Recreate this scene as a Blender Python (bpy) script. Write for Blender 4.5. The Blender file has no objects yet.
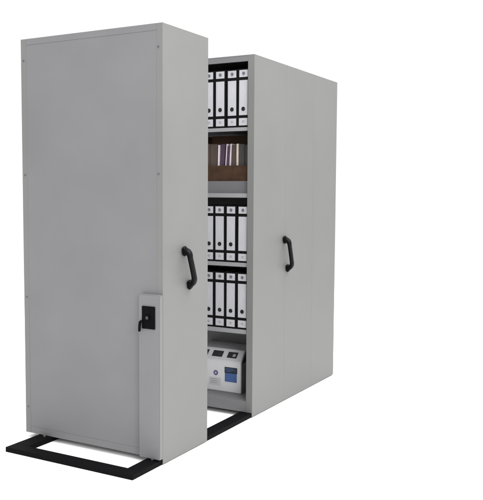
import bpy, bmesh, math, random
from mathutils import Vector, Matrix
random.seed(7)
S = bpy.context.scene
C = S.collection

# ------------------------------------------------------------------ camera
cam_d = bpy.data.cameras.new('camera')
cam = bpy.data.objects.new('camera', cam_d); C.objects.link(cam)
cam_d.sensor_fit = 'HORIZONTAL'; cam_d.sensor_width = 36.0
cam_d.lens = 773.355 * 36.0 / 483.0
cam_d.clip_start = 0.05; cam_d.clip_end = 500
r = Vector((0.87580845, 0.48262169, 0.00598887))
u = Vector((-0.0400274, 0.06026077, 0.99737979))
f = Vector((-0.48099623, 0.87375336, -0.07209498))
M = Matrix((r, u, -f)).transposed().to_4x4()
M.translation = Vector((1.98586, -2.87270, 1.24563))
cam.matrix_world = M
S.camera = cam

# ------------------------------------------------------------------ world, lamps, exposure
w = bpy.data.worlds.new('World'); S.world = w; w.use_nodes = True
bg = w.node_tree.nodes['Background']
bg.inputs[0].default_value = (1.0, 1.0, 1.0, 1); bg.inputs[1].default_value = 1.1

def area(name, loc, target, size, power, color=(1, 1, 1)):
    d = bpy.data.lights.new(name, 'AREA'); d.shape = 'RECTANGLE'
    d.size, d.size_y = size; d.energy = power; d.color = color
    o = bpy.data.objects.new(name, d); C.objects.link(o)
    o.location = loc
    o.rotation_euler = (Vector(target) - Vector(loc)).to_track_quat('-Z', 'Y').to_euler()
    return o
area('overhead_softbox', (0.9, 0.7, 5.2), (0.0, 0.6, 0), (6.0, 6.0), 620)
area('side_softbox', (3.4, -2.6, 2.3), (0, 0.3, 1.2), (1.6, 1.6), 96)

S.view_settings.view_transform = 'Standard'
S.view_settings.look = 'None'
S.view_settings.exposure = 0.0
S.view_settings.gamma = 1.0
S.render.engine = 'CYCLES'

# ------------------------------------------------------------------ materials
def mat(name, col, rough=0.5, metal=0.0, spec=0.5, noise=0.0, nscale=6.0, bump=0.0, bscale=900.0, dent=0.0, wear=0.0):
    m = bpy.data.materials.new(name); m.use_nodes = True
    nt = m.node_tree; N = nt.nodes; L = nt.links
    b = N['Principled BSDF']
    b.inputs['Roughness'].default_value = rough; b.inputs['Metallic'].default_value = metal
    b.inputs['Specular IOR Level'].default_value = spec
    tc = N.new('ShaderNodeTexCoord')
    n1 = N.new('ShaderNodeTexNoise'); n1.inputs['Scale'].default_value = nscale; n1.inputs['Detail'].default_value = 6
    L.new(tc.outputs['Object'], n1.inputs['Vector'])
    mx = N.new('ShaderNodeMix'); mx.data_type = 'RGBA'
    lo = [max(0, c * (1 - noise)) for c in col]; hi = [min(1, c * (1 + noise)) for c in col]
    mx.inputs[6].default_value = (*lo, 1); mx.inputs[7].default_value = (*hi, 1)
    L.new(n1.outputs['Fac'], mx.inputs[0])
    L.new(mx.outputs[2], b.inputs['Base Color'])
    rr = N.new('ShaderNodeMapRange'); rr.inputs[3].default_value = max(0.02, rough - 0.07); rr.inputs[4].default_value = min(1, rough + 0.07)
    L.new(n1.outputs['Fac'], rr.inputs[0]); L.new(rr.outputs[0], b.inputs['Roughness'])
    prev = None
    if bump > 0:
        n2 = N.new('ShaderNodeTexNoise'); n2.inputs['Scale'].default_value = bscale; n2.inputs['Detail'].default_value = 3
        L.new(tc.outputs['Object'], n2.inputs['Vector'])
        bp = N.new('ShaderNodeBump'); bp.inputs['Strength'].default_value = bump; bp.inputs['Distance'].default_value = 0.0004
        L.new(n2.outputs['Fac'], bp.inputs['Height']); prev = bp
    if dent > 0:
        n3 = N.new('ShaderNodeTexNoise'); n3.inputs['Scale'].default_value = 2.2; n3.inputs['Detail'].default_value = 1
        mp = N.new('ShaderNodeMapping'); mp.inputs['Scale'].default_value = (1.6, 1.6, 0.35)
        L.new(tc.outputs['Object'], mp.inputs['Vector']); L.new(mp.outputs[0], n3.inputs['Vector'])
        b2 = N.new('ShaderNodeBump'); b2.inputs['Strength'].default_value = dent; b2.inputs['Distance'].default_value = 0.01
        L.new(n3.outputs['Fac'], b2.inputs['Height'])
        if prev: L.new(prev.outputs[0], b2.inputs['Normal'])
        prev = b2
    if prev: L.new(prev.outputs[0], b.inputs['Normal'])
    return m

G_FRONT = mat('grey_powder_coat', (0.146, 0.146, 0.150), 0.52, spec=0.32, noise=0.13, nscale=3.2, bump=0.5, bscale=420, dent=0.3)
G_END = mat('grey_powder_coat_panel', (0.145, 0.1453, 0.1425), 0.52, spec=0.32, noise=0.10, nscale=3.2, bump=0.5, bscale=420, dent=0.25)
G_IN = mat('brightened_shelf_grey', (0.245, 0.245, 0.252), 0.45, noise=0.05, nscale=8, bump=0.2)  # cabinet grey painted lighter to make up for dim light inside the bays
G_SHADE = mat('shaded_drawer_grey', (0.128, 0.128, 0.136), 0.45, noise=0.05, nscale=8, bump=0.2)  # shade on the recessed drawer front put into a darker grey
BLACK = mat('black_plastic', (0.003, 0.003, 0.0035), 0.45, spec=0.10, noise=0.2, nscale=30, bump=0.3, bscale=600)
TRACKM = mat('black_track_paint', (0.0025, 0.0025, 0.003), 0.7, spec=0.06, noise=0.4, nscale=14, bump=0.4, bscale=300)
LOCKM = mat('black_lock_metal', (0.002, 0.002, 0.0025), 0.6, spec=0.05, noise=0.2, nscale=30)
STEEL = mat('zinc_steel', (0.45, 0.45, 0.46), 0.3, metal=1.0, noise=0.1, nscale=60)
SCREW = mat('dull_screw_steel', (0.13, 0.13, 0.14), 0.45, metal=0.3, noise=0.1, nscale=60)
BINDER = mat('black_binder_board', (0.003, 0.003, 0.0035), 0.7, spec=0.12, noise=0.3, nscale=40, bump=0.5, bscale=1200)
LABEL = mat('white_label_paper', (0.40, 0.40, 0.42), 0.7, spec=0.2, noise=0.04, nscale=25)
INK = mat('grey_ink', (0.12, 0.12, 0.14), 0.7, spec=0.2, noise=0.1, nscale=80)
FAINT = mat('faint_ink', (0.50, 0.50, 0.54), 0.7, spec=0.2, noise=0.1, nscale=80)
PAPER = mat('paper_block', (0.70, 0.69, 0.64), 0.8, spec=0.1, noise=0.06, nscale=200)
HOLE = mat('finger_hole_black', (0.006, 0.006, 0.006), 0.6, noise=0.1)
BROWN_BACK = mat('brightened_brown_cardboard', (0.13, 0.075, 0.045), 0.8, spec=0.2, noise=0.35, nscale=14)  # same cardboard, colour lifted so the shaded back wall reads brown
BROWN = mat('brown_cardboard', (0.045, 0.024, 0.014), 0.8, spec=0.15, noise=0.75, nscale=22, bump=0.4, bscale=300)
BK_BROWN = mat('brown_book_cloth', (0.058, 0.038, 0.029), 0.7, noise=0.3, nscale=30)
BK_GREY = mat('dark_grey_book_cloth', (0.036, 0.031, 0.028), 0.7, noise=0.3, nscale=30)
BK_PURPLE = mat('dark_purple_book_cloth', (0.050, 0.028, 0.050), 0.6, noise=0.3, nscale=30)
BK_WHITE = mat('white_booklet_cover', (0.55, 0.48, 0.52), 0.6, noise=0.12, nscale=40)
BK_CREAM = mat('cream_booklet_cover', (0.50, 0.44, 0.38), 0.6, noise=0.2, nscale=40)
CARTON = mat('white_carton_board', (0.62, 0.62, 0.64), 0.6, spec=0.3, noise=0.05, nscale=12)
CARTON_SHADE = mat('shaded_carton_side', (0.16, 0.16, 0.155), 0.65, spec=0.3, noise=0.12, nscale=12)  # shade on the white carton's right side, painted as dark grey
SLOT = mat('dark_vent', (0.02, 0.02, 0.022), 0.6, noise=0.3, nscale=60)
BLUE = mat('blue_print', (0.045, 0.10, 0.27), 0.5, noise=0.25, nscale=35)
NAVY = mat('navy_print', (0.012, 0.018, 0.035), 0.5, noise=0.3, nscale=40)
VIOLET = mat('violet_print', (0.09, 0.07, 0.20), 0.5, noise=0.2, nscale=40)
GREYP = mat('dark_grey_print', (0.03, 0.03, 0.031), 0.5, noise=0.2, nscale=40)
PALE = mat('pale_grey_print', (0.38, 0.38, 0.39), 0.6, noise=0.1, nscale=40)
FLOOR = mat('white_floor', (0.93, 0.93, 0.93), 0.8, spec=0.1, noise=0.01, nscale=2)

# ------------------------------------------------------------------ helpers
def box(bm, x0, x1, y0, y1, z0, z1, bev=0.0012, mi=0, seg=2):
    t = bmesh.new()
    bmesh.ops.create_cube(t, size=1)
    for v in t.verts:
        v.co = Vector(((x0 + x1) / 2 + v.co.x * (x1 - x0), (y0 + y1) / 2 + v.co.y * (y1 - y0), (z0 + z1) / 2 + v.co.z * (z1 - z0)))
    if bev > 0:
        bv = min(bev, 0.45 * min(abs(x1 - x0), abs(y1 - y0), abs(z1 - z0)))
        bmesh.ops.bevel(t, geom=t.edges[:] + t.verts[:], offset=bv, segments=seg, profile=0.5, affect='EDGES')
    merge(bm, t, mi)

def merge(bm, t, mi=0, mtx=None):
    bmesh.ops.recalc_face_normals(t, faces=t.faces[:])
    mp = {}
    for v in t.verts:
        mp[v] = bm.verts.new(mtx @ v.co if mtx else v.co)
    for fc in t.faces:
        try:
            nf = bm.faces.new([mp[v] for v in fc.verts]); nf.material_index = mi if mi is not None else fc.material_index
        except ValueError:
            pass
    t.free()

def cyl(bm, c, axis, rad, depth, n=24, mi=0, bev=0.0, rad2=None):
    t = bmesh.new()
    bmesh.ops.create_cone(t, cap_ends=True, segments=n, radius1=rad, radius2=rad if rad2 is None else rad2, depth=depth)
    if bev > 0:
        bmesh.ops.bevel(t, geom=[e for e in t.edges if len(e.link_faces) == 2 and any(len(q.verts) > 4 for q in e.link_faces)], offset=bev, segments=2, affect='EDGES')
    q = Vector(axis).normalized().to_track_quat('Z', 'Y').to_matrix().to_4x4()
    q.translation = Vector(c)
    merge(bm, t, mi, q)

def torus(bm, c, axis, R, rr, n=28, k=8, mi=0):
    t = bmesh.new(); vs = []
    for i in range(n):
        a = 2 * math.pi * i / n
        vs.append([t.verts.new(((R + rr * math.cos(2 * math.pi * j / k)) * math.cos(a), (R + rr * math.cos(2 * math.pi * j / k)) * math.sin(a), rr * math.sin(2 * math.pi * j / k))) for j in range(k)])
    for i in range(n):
        for j in range(k):
            t.faces.new((vs[i][j], vs[(i + 1) % n][j], vs[(i + 1) % n][(j + 1) % k], vs[i][(j + 1) % k]))
    q = Vector(axis).normalized().to_track_quat('Z', 'Y').to_matrix().to_4x4(); q.translation = Vector(c)
    merge(bm, t, mi, q)

def prism(bm, poly, x0, x1, mi=0, bev=0.0015):
    """poly of (y,z), extruded along x"""
    t = bmesh.new()
    a = [t.verts.new((x0, y, z)) for y, z in poly]; b = [t.verts.new((x1, y, z)) for y, z in poly]
    t.faces.new(a); t.faces.new(b[::-1])
    n = len(poly)
    for i in range(n): t.faces.new((a[i], b[i], b[(i + 1) % n], a[(i + 1) % n]))
    if bev: bmesh.ops.bevel(t, geom=t.edges[:], offset=bev, segments=2, affect='EDGES')
    merge(bm, t, mi)

def sweep(bm, pts, radii, side, n=14, mi=0, flat=0.8):
    """tube through pts; side = constant sideways vector; section is a rounded rectangle"""
    t = bmesh.new(); rings = []
    for i, p in enumerate(pts):
        d = (pts[min(i + 1, len(pts) - 1)] - pts[max(i - 1, 0)]).normalized()
        s = (side - d * side.dot(d)).normalized(); nn = d.cross(s)
        ring = []
        for k in range(n):
            a = 2 * math.pi * k / n; ca, sa = math.cos(a), math.sin(a)
            e = 0.65
            ring.append(t.verts.new(p + s * radii[i] * math.copysign(abs(ca) ** e, ca) + nn * radii[i] * flat * math.copysign(abs(sa) ** e, sa)))
        rings.append(ring)
    for i in range(len(rings) - 1):
        for k in range(n):
            t.faces.new((rings[i][k], rings[i][(k + 1) % n], rings[i + 1][(k + 1) % n], rings[i + 1][k]))
    t.faces.new(rings[0][::-1]); t.faces.new(rings[-1])
    merge(bm, t, mi)

def obj(name, bm, mats, parent=None, loc=None, smooth=True):
    me = bpy.data.meshes.new(name)
    bmesh.ops.recalc_face_normals(bm, faces=bm.faces[:])
    bm.to_mesh(me); bm.free()
    if not isinstance(mats, (list, tuple)): mats = [mats]
    for m in mats: me.materials.append(m)
    if smooth:
        for p in me.polygons: p.use_smooth = True
        try: me.set_sharp_from_angle(angle=math.radians(32))
        except Exception: pass
    o = bpy.data.objects.new(name, me); C.objects.link(o)
    if smooth and name not in ('handle', 'lock_key', 'finger_ring'):
        wn = o.modifiers.new('weighted_normal', 'WEIGHTED_NORMAL'); wn.keep_sharp = True; wn.weight = 100
    if parent: o.parent = parent
    if loc is not None: o.location = loc
    return o

def thing(name, label, cat, loc=(0, 0, 0), group=None):
    o = bpy.data.objects.new(name, None); C.objects.link(o); o.empty_display_size = 0.1
    o.location = loc; o['label'] = label; o['category'] = cat
    if group: o['group'] = group
    return o

def one(fn):
    bm = bmesh.new(); fn(bm); return bm

# ------------------------------------------------------------------ setting
bm = bmesh.new()
vs = [bm.verts.new(v) for v in ((-60, -60, 0), (60, -60, 0), (60, 60, 0), (-60, 60, 0))]
bm.faces.new(vs)
fl = obj('floor', bm, FLOOR, smooth=False); fl['kind'] = 'structure'

W = 0.848; H = 2.0; ZB = 0.026
DA = 0.3886; G = 0.8686; SM = 1.270; DB = 1.673; DC = 2.0615

# ------------------------------------------------------------------ track frame on the floor
trk = thing('floor_track', 'flat black steel floor track frame running under the grey cabinets', 'track', (-0.385, -0.2237, 0))
def tb(name, x0, x1, y0, y1, z1=0.024):
    b = bmesh.new(); box(b, x0 + 0.385, x1 + 0.385, y0 + 0.2237, y1 + 0.2237, 0.0005, z1, 0.002)
    return obj(name, b, TRACKM, trk)
tb('end_bar', -0.764, -0.006, -0.2237, -0.160)
tb('end_bar', -0.764, -0.006, 1.99, 2.055)
tb('side_rail', -0.080, -0.006, -0.1598, 1.9898, 0.024)
tb('side_rail', -0.764, -0.676, -0.1598, 1.9898, 0.024)
# small steel stop screws standing on the rails
for x, y in ((-0.045, -0.022), (-0.712, -0.012)):
    b = bmesh.new(); cyl(b, (x + 0.385, y + 0.2237, 0.0285), (0, 0, 1), 0.006, 0.009, 16, 0, 0.0012)
    obj('stop_screw', b, SCREW, trk)

# ------------------------------------------------------------------ cabinet building
def part(name, parent, base, boxes, m, bev=0.0012, label=None):
    b = bmesh.new()
    for (x0, x1, y0, y1, z0, z1) in boxes:
        box(b, x0 - base[0], x1 - base[0], y0 - base[1], y1 - base[1], z0 - base[2], z1 - base[2], bev)
    o = obj(name, b, m, parent)
    if label: o['label'] = label
    return o

SHELF = [(1.612, 0.020), (1.250, 0.024), (0.864, 0.022), (0.489, 0.024)]

def bay(t, base, y0, y1, open_dir, shelves=True):
    """interior of one shelving bay: open_dir -1 opens toward -y, +1 toward +y"""
    xs0, xs1 = -W + 0.040, -0.040
    if open_dir < 0: a, b_ = y0 + 0.012, y1 - 0.014
    else: a, b_ = y0 + 0.014, y1 - 0.012
    for z, th in SHELF:
        if open_dir < 0: lip = (xs0, xs1, a, a + 0.0012, z - th, z)
        else: lip = (xs0, xs1, b_ - 0.0012, b_, z - th, z)
        bb = bmesh.new()
        box(bb, xs0 - base[0], xs1 - base[0], a - base[1], b_ - base[1], z - 0.0025, z, 0.001)
        box(bb, xs0 - base[0], xs1 - base[0], lip[2] - base[1] - 0.0002, lip[3] - base[1] + 0.0018, z - th, z - 0.0003, 0.0012)
        yr = b_ - 0.0016 if open_dir < 0 else a
        box(bb, xs0 - base[0], xs1 - base[0], yr - base[1], yr - base[1] + 0.0016, z - th, z - 0.003, 0.0004)
        obj('shelf', bb, G_IN, t)

def end_panels(t, base, y0, y1, thick, low=0.005):
    # end panel on each side; its outer sheet hangs down past the rail as a thin skirt with a shallow bend line
    for sgn in (1, -1):
        b = bmesh.new()
        X = (lambda v: v) if sgn > 0 else (lambda v: -W - v)
        def bb(x0, x1, z0, z1, bev):
            a, c = sorted((X(x0), X(x1)))
            box(b, a - base[0], c - base[0], y0 - base[1], y1 - base[1], z0, z1, bev)
        bb(-thick, 0, 0.1082, H, 0.0010)
        bb(-thick, -0.0004, ZB, 0.1088, 0.0005)
        if sgn > 0: bb(-0.0038, -0.0006, low, ZB + 0.004, 0.0004)
        obj('end_panel', b, G_END, t)

def add_screw(t, base, x, y, z, axis):
    b = bmesh.new()
    c = Vector((x, y, z)) - Vector(base)
    cyl(b, c + Vector(axis) * 0.0010, axis, 0.0052, 0.0020, 20, 0, 0.0008)
    A = Vector(axis)
    if abs(A.y) > 0.5:
        box(b, c.x - 0.0045, c.x + 0.0045, c.y + A.y * 0.0018 - 0.0006, c.y + A.y * 0.0018 + 0.0006, c.z - 0.0008, c.z + 0.0008, 0, 1)
    return obj('screw', b, [SCREW, HOLE], t)

def handle(t, base, top, bot, gt, gb):
    """bent black pull handle; top/bot = feet on the panel, gt/gb = outer corners of the grip (world)"""
    B = Vector(base); top, bot, gt, gb = [Vector(p) - B for p in (top, bot, gt, gb)]
    axis = (top - bot).normalized(); side = Vector((1, 0, 0)).cross(axis).normalized()
    P = []; R = []
    def bez(a, b, c, n, r0, r1):
        for i in range(n + 1):
            k = i / n
            P.append(a * (1 - k) ** 2 + b * 2 * k * (1 - k) + c * k * k); R.append(r0 + (r1 - r0) * k)
    X = Vector((1, 0, 0))
    bez(top + X * 0.010, gt + X * 0.002 + axis * 0.002, gt - axis * 0.030, 8, 0.0180, 0.0135)
    bez(gt - axis * 0.034, (gt + gb) / 2 + X * 0.001, gb + axis * 0.034, 8, 0.0133, 0.0133)
    bez(gb + axis * 0.030, gb + X * 0.002 - axis * 0.002, bot + X * 0.010, 8, 0.0135, 0.0180)
    b = bmesh.new(); sweep(b, P, R, side, n=16)
    h = obj('handle', b, BLACK, t)
    for p in (top, bot):
        q = bmesh.new()
        tt = bmesh.new(); bmesh.ops.create_cube(tt, size=1)
        for v in tt.verts: v.co = Vector((v.co.x * 0.018, v.co.y * 0.034, v.co.z * 0.044))
        bmesh.ops.bevel(tt, geom=tt.edges[:], offset=0.006, segments=3, affect='EDGES')
        ang = math.atan2(-axis.y, axis.z)
        mt = Matrix.Translation(p + X * 0.0092) @ Matrix.Rotation(ang, 4, 'X')
        merge(q, tt, 0, mt)
        obj('handle_mount', q, BLACK, h)
    return h

# ---- cabinet A : tall front cabinet
bA = (-W / 2, DA / 2, 0)
A = thing('mobile_cabinet', 'tall light grey steel cabinet standing in front, with black lock plate and black handle', 'cabinet', bA, 'grey mobile shelving cabinets on one track')
end_panels(A, bA, 0, DA, 0.033)
part('top_panel', A, bA, [(-W + 0.0332, -0.0332, 0.0, DA, 1.9695, H)], G_FRONT, 0.0008)
part('back_panel', A, bA, [(-W + 0.0332, -0.0332, 0.0004, 0.016, 0.0606, 1.9690)], G_FRONT, 0.0008)
part('base', A, bA, [(-W + 0.0332, -0.0332, 0.0004, DA - 0.006, ZB, 0.0605), (-W + 0.034, -0.034, 0.018, DA - 0.006, 0.0612, 0.090)], G_FRONT, 0.0015)
bay(A, bA, 0.004, DA, +1)
for z in (1.896, 1.334, 0.722, 0.160):
    add_screw(A, bA, -W + 0.018, 0, z, (0, -1, 0))
for z in (1.896, 1.334):
    add_screw(A, bA, -0.023, 0, z, (0, -1, 0))
# lock housing: raised vertical cover low on the right
b = bmesh.new()
prism(b, [(-0.0003, 0.029), (-0.0265, 0.029), (-0.028, 0.034), (-0.028, 0.776), (-0.0255, 0.785), (-0.0003, 0.789)], -0.115, 0.0004, bev=0.0022)
for v in b.verts: v.co -= Vector(bA)
b.normal_update()
for fc in b.faces: fc.material_index = 1 if fc.normal.x > 0.3 else 0
hs = obj('lock_housing', b, [G_FRONT, G_END], A)
b = bmesh.new(); box(b, -0.094 - bA[0], -0.022 - bA[0], -0.0340 - bA[1], -0.0277 - bA[1], 0.632, 0.736, 0.003)
lk = obj('lock_plate', b, LOCKM, hs)
# (lock_plate is a sub-part; knob and key belong to its mesh family as siblings of it)
b = bmesh.new()
cy = -0.0340 - bA[1]
cyl(b, (-0.061 - bA[0], cy - 0.002, 0.684), (0, -1, 0), 0.0155, 0.005, 32, 0, 0.0012)
cyl(b, (-0.061 - bA[0], cy - 0.0055, 0.684), (0, -1, 0), 0.0075, 0.0016, 24, 1, 0.0004)
obj('lock_barrel', b, [LOCKM, GREYP], hs)
b = bmesh.new()
# turning lever hanging off the plate's left edge
KP = [(-0.088, -0.035, 0.666), (-0.094, -0.038, 0.666), (-0.098, -0.040, 0.661), (-0.100, -0.041, 0.648), (-0.102, -0.041, 0.619)]
sweep(b, [Vector(p) - Vector(bA) for p in KP], [0.005, 0.006, 0.0065, 0.0062, 0.0056], Vector((1, 0, 0)))
obj('lock_key', b, LOCKM, hs)
handle(A, bA, (0, 0.168, 0.977), (0, 0.211, 0.815), (0.046, 0.150, 0.977), (0.046, 0.198, 0.828))

# ---- cabinet B : double-sided cabinet with binders
bB = (-W / 2, (G + DB) / 2, 0)
B = thing('mobile_cabinet', 'light grey double shelving cabinet with open shelves of black binders and a tilted black handle', 'cabinet', bB, 'grey mobile shelving cabinets on one track')
end_panels(B, bB, G, SM - 0.0001, 0.040)
end_panels(B, bB, SM + 0.0001, DB, 0.040)
part('top_panel', B, bB, [(-W + 0.0402, -0.0402, G, DB, 1.994, H), (-W + 0.0402, -0.0402, G + 0.0002, G + 0.003, 1.9655, 1.9939)], G_FRONT, 0.001)
part('back_panel', B, bB, [(-W + 0.0405, -0.0405, SM - 0.004, SM + 0.004, 0.1, 1.966)], G_IN, 0.001)
part('base', B, bB, [(-W + 0.0405, -0.0405, G + 0.0006, DB - 0.0006, ZB, 0.086)], G_FRONT, 0.002)
bay(B, bB, G, SM + 0.009, -1)
bay(B, bB, SM - 0.009, DB, +1)
b = bmesh.new()   # drawer: tray with a raised front
zx0, zx1 = -W + 0.042, -0.042
y0 = G + 0.034; y1 = SM - 0.03
for bx in ((zx0, zx1, y0, y0 + 0.002, 1.2505, 1.318), (zx0, zx1, y0 + 0.002, y1, 1.2505, 1.2535), (zx0, zx0 + 0.002, y0 + 0.002, y1, 1.254, 1.315), (zx1 - 0.002, zx1, y0 + 0.002, y1, 1.254, 1.315), (zx0, zx1, y1, y1 + 0.002, 1.2505, 1.315)):
    box(b, bx[0] - bB[0], bx[1] - bB[0], bx[2] - bB[1], bx[3] - bB[1], bx[4], bx[5], 0.0006)
obj('drawer', b, G_SHADE, B)
handle(B, bB, (0, 1.252, 0.978), (0, 1.294, 0.806), (0.044, 1.236, 0.974), (0.044, 1.282, 0.816))

# ---- cabinet C : single end cabinet closed against the double one
bC = (-W / 2, (DB + DC) / 2, 0)
Cc = thing('mobile_cabinet', 'narrow plain grey end cabinet without a handle, closed against the back of the double cabinet', 'cabinet', bC, 'grey mobile shelving cabinets on one track')
end_panels(Cc, bC, DB + 0.0005, DC, 0.040)
part('top_panel', Cc, bC, [(-W + 0.0405, -0.0405, DB + 0.003, DC, 1.9665, H)], G_FRONT, 0.002)
part('back_panel', Cc, bC, [(-W + 0.0405, -0.0405, DC - 0.012, DC - 0.002, 0.1, 1.966)], G_FRONT, 0.001)
part('base', Cc, bC, [(-W + 0.0405, -0.0405, DB + 0.003, DC - 0.002, ZB, 0.086)], G_FRONT, 0.002)
bay(Cc, bC, DB + 0.003, DC, -1)

# ------------------------------------------------------------------ binders
BW, BH, BD = 0.0705, 0.318, 0.285
LWID = 0.0265   # half width of a label
def make_binder():
    t = thing('ring_binder', 'x', 'binder', (0, 0, 0), 'black lever arch binders with white spine labels')
    b = bmesh.new()
    box(b, -BW / 2, BW / 2, 0.0, 0.003, 0, BH, 0.0012)
    box(b, -BW / 2, -BW / 2 + 0.0025, 0.0032, BD, 0, BH, 0.0008)
    box(b, BW / 2 - 0.0025, BW / 2, 0.0032, BD, 0, BH, 0.0008)
    obj('cover', b, BINDER, t)
    b = bmesh.new(); box(b, -BW / 2 + 0.004, BW / 2 - 0.004, 0.03, BD - 0.008, 0.004, BH - 0.012, 0.001)
    obj('papers', b, PAPER, t)
    # labels as thin paper sheets, with their print as raised ink in the same mesh
    yl = -0.0008
    def lab(z0, z1, fn=None):
        b = bmesh.new(); box(b, -LWID, LWID, yl, -0.00005, z0, z1, 0.0)
        if fn: fn(b)
        return obj('spine_label', b, [LABEL, INK, FAINT], t)
    def logo(zc, s):
        def fn(b):
            torus(b, (0, yl, zc), (0, -1, 0), 0.0075 * s, 0.0022 * s, 20, 4, 1)
            cyl(b, (0, yl - 0.0001, zc), (0, -1, 0), 0.0048 * s, 0.0004, 16, 1)
        return fn
    lab(0.273, 0.311, logo(0.292, 1.0))
    def lines(b):
        for x, z0, z1 in ((-0.011, 0.15, 0.225), (0.0, 0.16, 0.235), (0.011, 0.18, 0.215)):
            z = z0
            while z < z1:
                h = random.uniform(0.004, 0.012)
                box(b, x - 0.0012, x + 0.0012, yl - 0.0002, yl, z, min(z + h, z1), 0, 2); z += h + 0.004
    lab(0.066, 0.256, lines)
    def small(b):
        torus(b, (0, yl, 0.031), (0, -1, 0), 0.0055, 0.0010, 16, 4, 1)
        for k in range(2):
            box(b, -0.009, 0.009, yl - 0.0002, yl, 0.0195 + 0.0215 * k, 0.0207 + 0.0215 * k, 0, 2)
    lab(0.010, 0.050, small)
    b = bmesh.new(); torus(b, (0, yl - 0.0006, 0.100), (0, -1, 0), 0.0098, 0.0016, 28, 8, 0)
    cyl(b, (0, yl - 0.0001, 0.100), (0, -1, 0), 0.0096, 0.0006, 28, 1)
    obj('finger_ring', b, [LOCKM, HOLE], t)
    return t

proto = make_binder(); used = False
def copy_tree(o, parent=None):
    c = o.copy(); C.objects.link(c); c.parent = parent
    for ch in list(o.children): copy_tree(ch, c)
    return c
ORD = ['rightmost', 'second from right', 'third from right', 'fourth from right']
rows = [('top shelf', 1.6125, [-0.078, -0.1505, -0.2235, -0.297], 'directly under the cabinet roof'),
        ('third shelf', 0.8645, [-0.077, -0.1525, -0.225, -0.2965], 'on the shelf at handle height'),
        ('fourth shelf', 0.4895, [-0.0775, -0.150, -0.222, -0.2945], 'on the shelf above the white carton')]
look = {0: 'on the top shelf', 1: 'on the shelf below the grey drawer', 2: 'on the shelf just above the white carton'}
for ri, (nm, z, xs, desc) in enumerate(rows):
    xs = list(xs); x = xs[-1] - 0.0728
    while x > -W + 0.080: xs.append(x); x -= 0.0728
    for i, x in enumerate(xs):
        if not used: t = proto; used = True
        else: t = copy_tree(proto)
        t.location = (x, G + 0.0165 + random.uniform(-0.001, 0.006), z)
        t.rotation_euler = (0, random.uniform(-0.0035, 0.0035), random.uniform(-0.012, 0.012))
        if i < 4:
            ring = ''
            t['label'] = 'black binder with white labels %s, %s' % (look[ri], ORD[i])
        else:
            t['label'] = 'black binder %s, hidden behind the tall front cabinet' % look[ri]
        if ri == 1 and i == 0:      # this one shows no finger ring in the photo
            for ch in list(t.children):
                if ch.name.startswith('finger_ring'): bpy.data.objects.remove(ch)

# ------------------------------------------------------------------ brown filing box with booklets, in the drawer
bx = thing('filing_box', 'dark brown cardboard filing box with low front, standing in the grey drawer', 'box', (-0.235, G + 0.04, 1.2538))
ox, oy = 0.235, -(G + 0.04)
def P(bm_, x0, x1, y0, y1, z0, z1, bev=0.001, mi=0): box(bm_, x0 + ox, x1 + ox, y0 + oy, y1 + oy, z0 - 1.2538, z1 - 1.2538, bev, mi)
X0, X1 = -0.425, -0.045; Y0, Y1 = G + 0.04, G + 0.258
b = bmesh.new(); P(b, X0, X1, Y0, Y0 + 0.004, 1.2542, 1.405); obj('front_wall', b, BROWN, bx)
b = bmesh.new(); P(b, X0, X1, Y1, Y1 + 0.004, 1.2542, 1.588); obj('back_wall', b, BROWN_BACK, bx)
for xx in (X0, X1 - 0.004):
    b = bmesh.new()
    prism(b, [(Y0 + 0.0045 + oy, 0.0004), (Y1 - 0.0005 + oy, 0.0004), (Y1 - 0.0005 + oy, 0.33), (Y0 + 0.12 + oy, 0.33), (Y0 + 0.0045 + oy, 0.15)], xx + ox, xx + 0.004 + ox, bev=0.0008)
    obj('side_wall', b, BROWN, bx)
b = bmesh.new(); P(b, X0 + 0.0045, X1 - 0.0045, Y0 + 0.0045, Y1 - 0.0005, 1.2542, 1.2575); obj('bottom', b, BROWN, bx)

books = [  # x left at base, width, top height, lean at top, material, label, category
    (-0.418, 0.052, 1.520, 0.0, BK_GREY, 'dark grey book at the far left end of the brown box'),
    (-0.365, 0.050, 1.530, 0.0, BK_BROWN, 'brown book second from left inside the brown box, behind the front cabinet'),
    (-0.313, 0.048, 1.528, 0.0, BK_BROWN, 'thick brown book just left of the first white booklet in the brown box'),
    (-0.263, 0.009, 1.522, 0.006, BK_WHITE, 'thin white upright booklet, leftmost white one in the brown box'),
    (-0.250, 0.024, 1.526, 0.010, BK_PURPLE, 'dark purple book between the first and second white booklets'),
    (-0.2235, 0.0075, 1.527, 0.017, BK_WHITE, 'thin white booklet leaning right, middle one of three in the brown box'),
    (-0.2115, 0.014, 1.515, 0.017, BK_PURPLE, 'narrow dark purple book between the two leaning white booklets'),
    (-0.1950, 0.0075, 1.527, 0.016, BK_WHITE, 'thin white booklet leaning right, beside the brown book in the box'),
    (-0.1720, 0.032, 1.522, 0.0, BK_BROWN, 'slim brown book between leaning white booklet and cream booklet'),
    (-0.1390, 0.010, 1.526, 0.001, BK_CREAM, 'thin cream upright booklet right of the slim brown book'),
    (-0.1240, 0.034, 1.524, 0.0, BK_GREY, 'dark grey book just right of the cream booklet'),
    (-0.0890, 0.036, 1.520, 0.0, BK_GREY, 'dark grey book at the right end of the brown box'),
]
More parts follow.
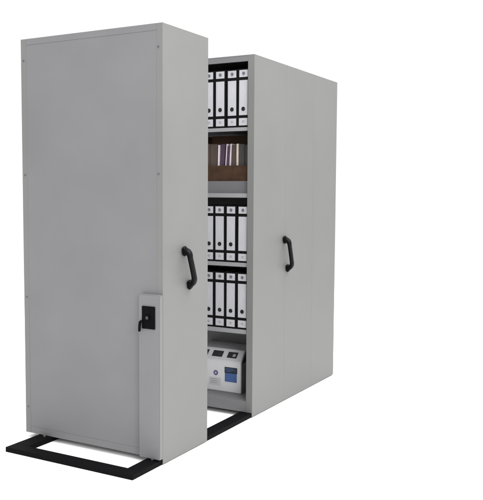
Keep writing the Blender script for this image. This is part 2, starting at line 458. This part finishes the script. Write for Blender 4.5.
for k, (x, wd, zt, lean, m, lab) in enumerate(books):
    yb = Y0 + 0.012 + (k % 3) * 0.003; hgt = zt - 1.2585
    t = thing('book', lab, 'book', (x + wd / 2, yb, 1.2582), 'books and booklets in the brown filing box')
    def shear(bm_):
        for v in bm_.verts: v.co.x += lean * (v.co.z / hgt)
        return bm_
    b = bmesh.new(); ct = min(0.0022, wd * 0.22)
    box(b, -wd / 2, wd / 2, 0, 0.0025, 0, hgt, 0.001)
    box(b, -wd / 2, -wd / 2 + ct, 0.0027, 0.19, 0, hgt, 0.0005)
    box(b, wd / 2 - ct, wd / 2, 0.0027, 0.19, 0, hgt, 0.0005)
    obj('cover', shear(b), m, t)
    b = bmesh.new(); box(b, -wd / 2 + ct + 0.0003, wd / 2 - ct - 0.0003, 0.003, 0.186, 0.003, hgt - 0.004, 0)
    obj('pages', shear(b), PAPER, t)

# ------------------------------------------------------------------ white carton on the bottom
YC = 1.003; ZC = 0.0863
ct = thing('carton', 'white carton with sloped top, dark openings and a blue printed panel on the cabinet floor', 'carton', (-0.33, YC, ZC))
def V(x, y, z): return (x + 0.33, y - YC, z - ZC)
cx0, cx1 = -0.53, -0.147
ztop, zf, ysl = 0.332, 0.270, 0.045
b = bmesh.new()
prism(b, [(0, 0.0003), (0.225, 0.0003), (0.225, ztop - ZC), (ysl, ztop - ZC), (0, zf - ZC)], cx0 + 0.33, cx1 + 0.33, bev=0.003)
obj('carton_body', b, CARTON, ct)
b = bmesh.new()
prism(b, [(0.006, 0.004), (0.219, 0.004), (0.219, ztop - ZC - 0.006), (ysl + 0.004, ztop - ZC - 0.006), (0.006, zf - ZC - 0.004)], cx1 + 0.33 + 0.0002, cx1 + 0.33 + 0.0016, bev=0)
obj('side_shade', b, CARTON_SHADE, ct)  # thin dark sheet carrying the painted shade of this side
b = bmesh.new()
prism(b, [(0.012, 0.176), (0.13, 0.184), (0.13, 0.236), (0.055, 0.236)], cx1 + 0.33 + 0.0017, cx1 + 0.33 + 0.0028, bev=0)
obj('side_opening', b, SLOT, ct)
# openings on the sloped face
sl = Vector((0, ysl, ztop - zf)); L_ = sl.length; sl.normalize(); nrm = Vector((0, -sl.z, sl.y))
def on_slope(b, x0, x1, a0, a1, t0, t1, mi=0, skew=0.0):
    t = bmesh.new(); vs = []
    for h in (t0, t1):
        for (xx, aa) in ((x0, a0), (x1, a0), (x1 + skew, a1), (x0 + skew, a1)):
            vs.append(t.verts.new(Vector((xx + 0.33, 0, zf - ZC)) + sl * aa + nrm * h))
    t.faces.new(vs[3::-1]); t.faces.new(vs[4:])
    for i in range(4): t.faces.new((vs[i], vs[(i + 1) % 4], vs[4 + (i + 1) % 4], vs[4 + i]))
    merge(b, t, mi)
for (x0, x1, mi) in ((-0.352, -0.283, 0), (-0.250, -0.186, 0), (-0.452, -0.383, 0)):
    b = bmesh.new(); on_slope(b, x0, x1, L_ * 0.28, L_ * 0.78, 0.0002, 0.0014, 0, 0.004)
    on_slope(b, x0 + 0.010, x0 + 0.020, L_ * 0.42, L_ * 0.52, 0.0015, 0.0018, 2, 0.002)
    on_slope(b, x0 + 0.036, x1 - 0.010, L_ * 0.40, L_ * 0.62, 0.0015, 0.0018, 1 if x0 == -0.250 else 2, 0.002)
    obj('top_opening', b, [SLOT, PALE, GREYP], ct)
def fr(b, x0, x1, z0, z1, d0, d1, mi=0): box(b, x0 + 0.33, x1 + 0.33, -d1, -d0, z0 - 0.014 - ZC, z1 - 0.014 - ZC, 0, mi)
b = bmesh.new(); fr(b, -0.254, -0.174, 0.162, 0.213, 0.0002, 0.0008, 0); fr(b, -0.256, -0.171, 0.2132, 0.249, 0.0002, 0.0008, 1)
for k in range(3):
    z = 0.240 - k * 0.008; fr(b, -0.248, -0.248 + (0.05, 0.062, 0.038)[k], z - 0.0010, z + 0.0010, 0.0009, 0.0011, 3)
for k in range(4):
    z = 0.204 - k * 0.011; fr(b, -0.245, -0.245 + (0.055, 0.060, 0.048, 0.056)[k], z - 0.001, z + 0.001, 0.0009, 0.0011, 3)
obj('blue_print_panel', b, [BLUE, NAVY, PALE, mat('light_blue_print', (0.10, 0.18, 0.38), 0.5, noise=0.1)], ct)
b = bmesh.new(); cyl(b, (-0.316 + 0.33, -0.0006, 0.193 - ZC), (0, -1, 0), 0.0155, 0.0010, 32, 0)
cyl(b, (-0.316 + 0.33, -0.0013, 0.193 - ZC), (0, -1, 0), 0.007, 0.0005, 24, 1)
obj('round_badge', b, [VIOLET, PALE], ct)
b = bmesh.new(); fr(b, -0.362, -0.283, 0.133, 0.180, 0.0002, 0.0008, 0)
for k in range(3): fr(b, -0.352, -0.305 + 0.006 * (k % 2), 0.168 - k * 0.011, 0.171 - k * 0.011, 0.0009, 0.0011, 1)
obj('printed_label', b, [mat('pale_carton_label', (0.50, 0.50, 0.51), 0.6, noise=0.08, nscale=30), mat('mid_grey_print', (0.22, 0.22, 0.24), 0.6, noise=0.1)], ct)
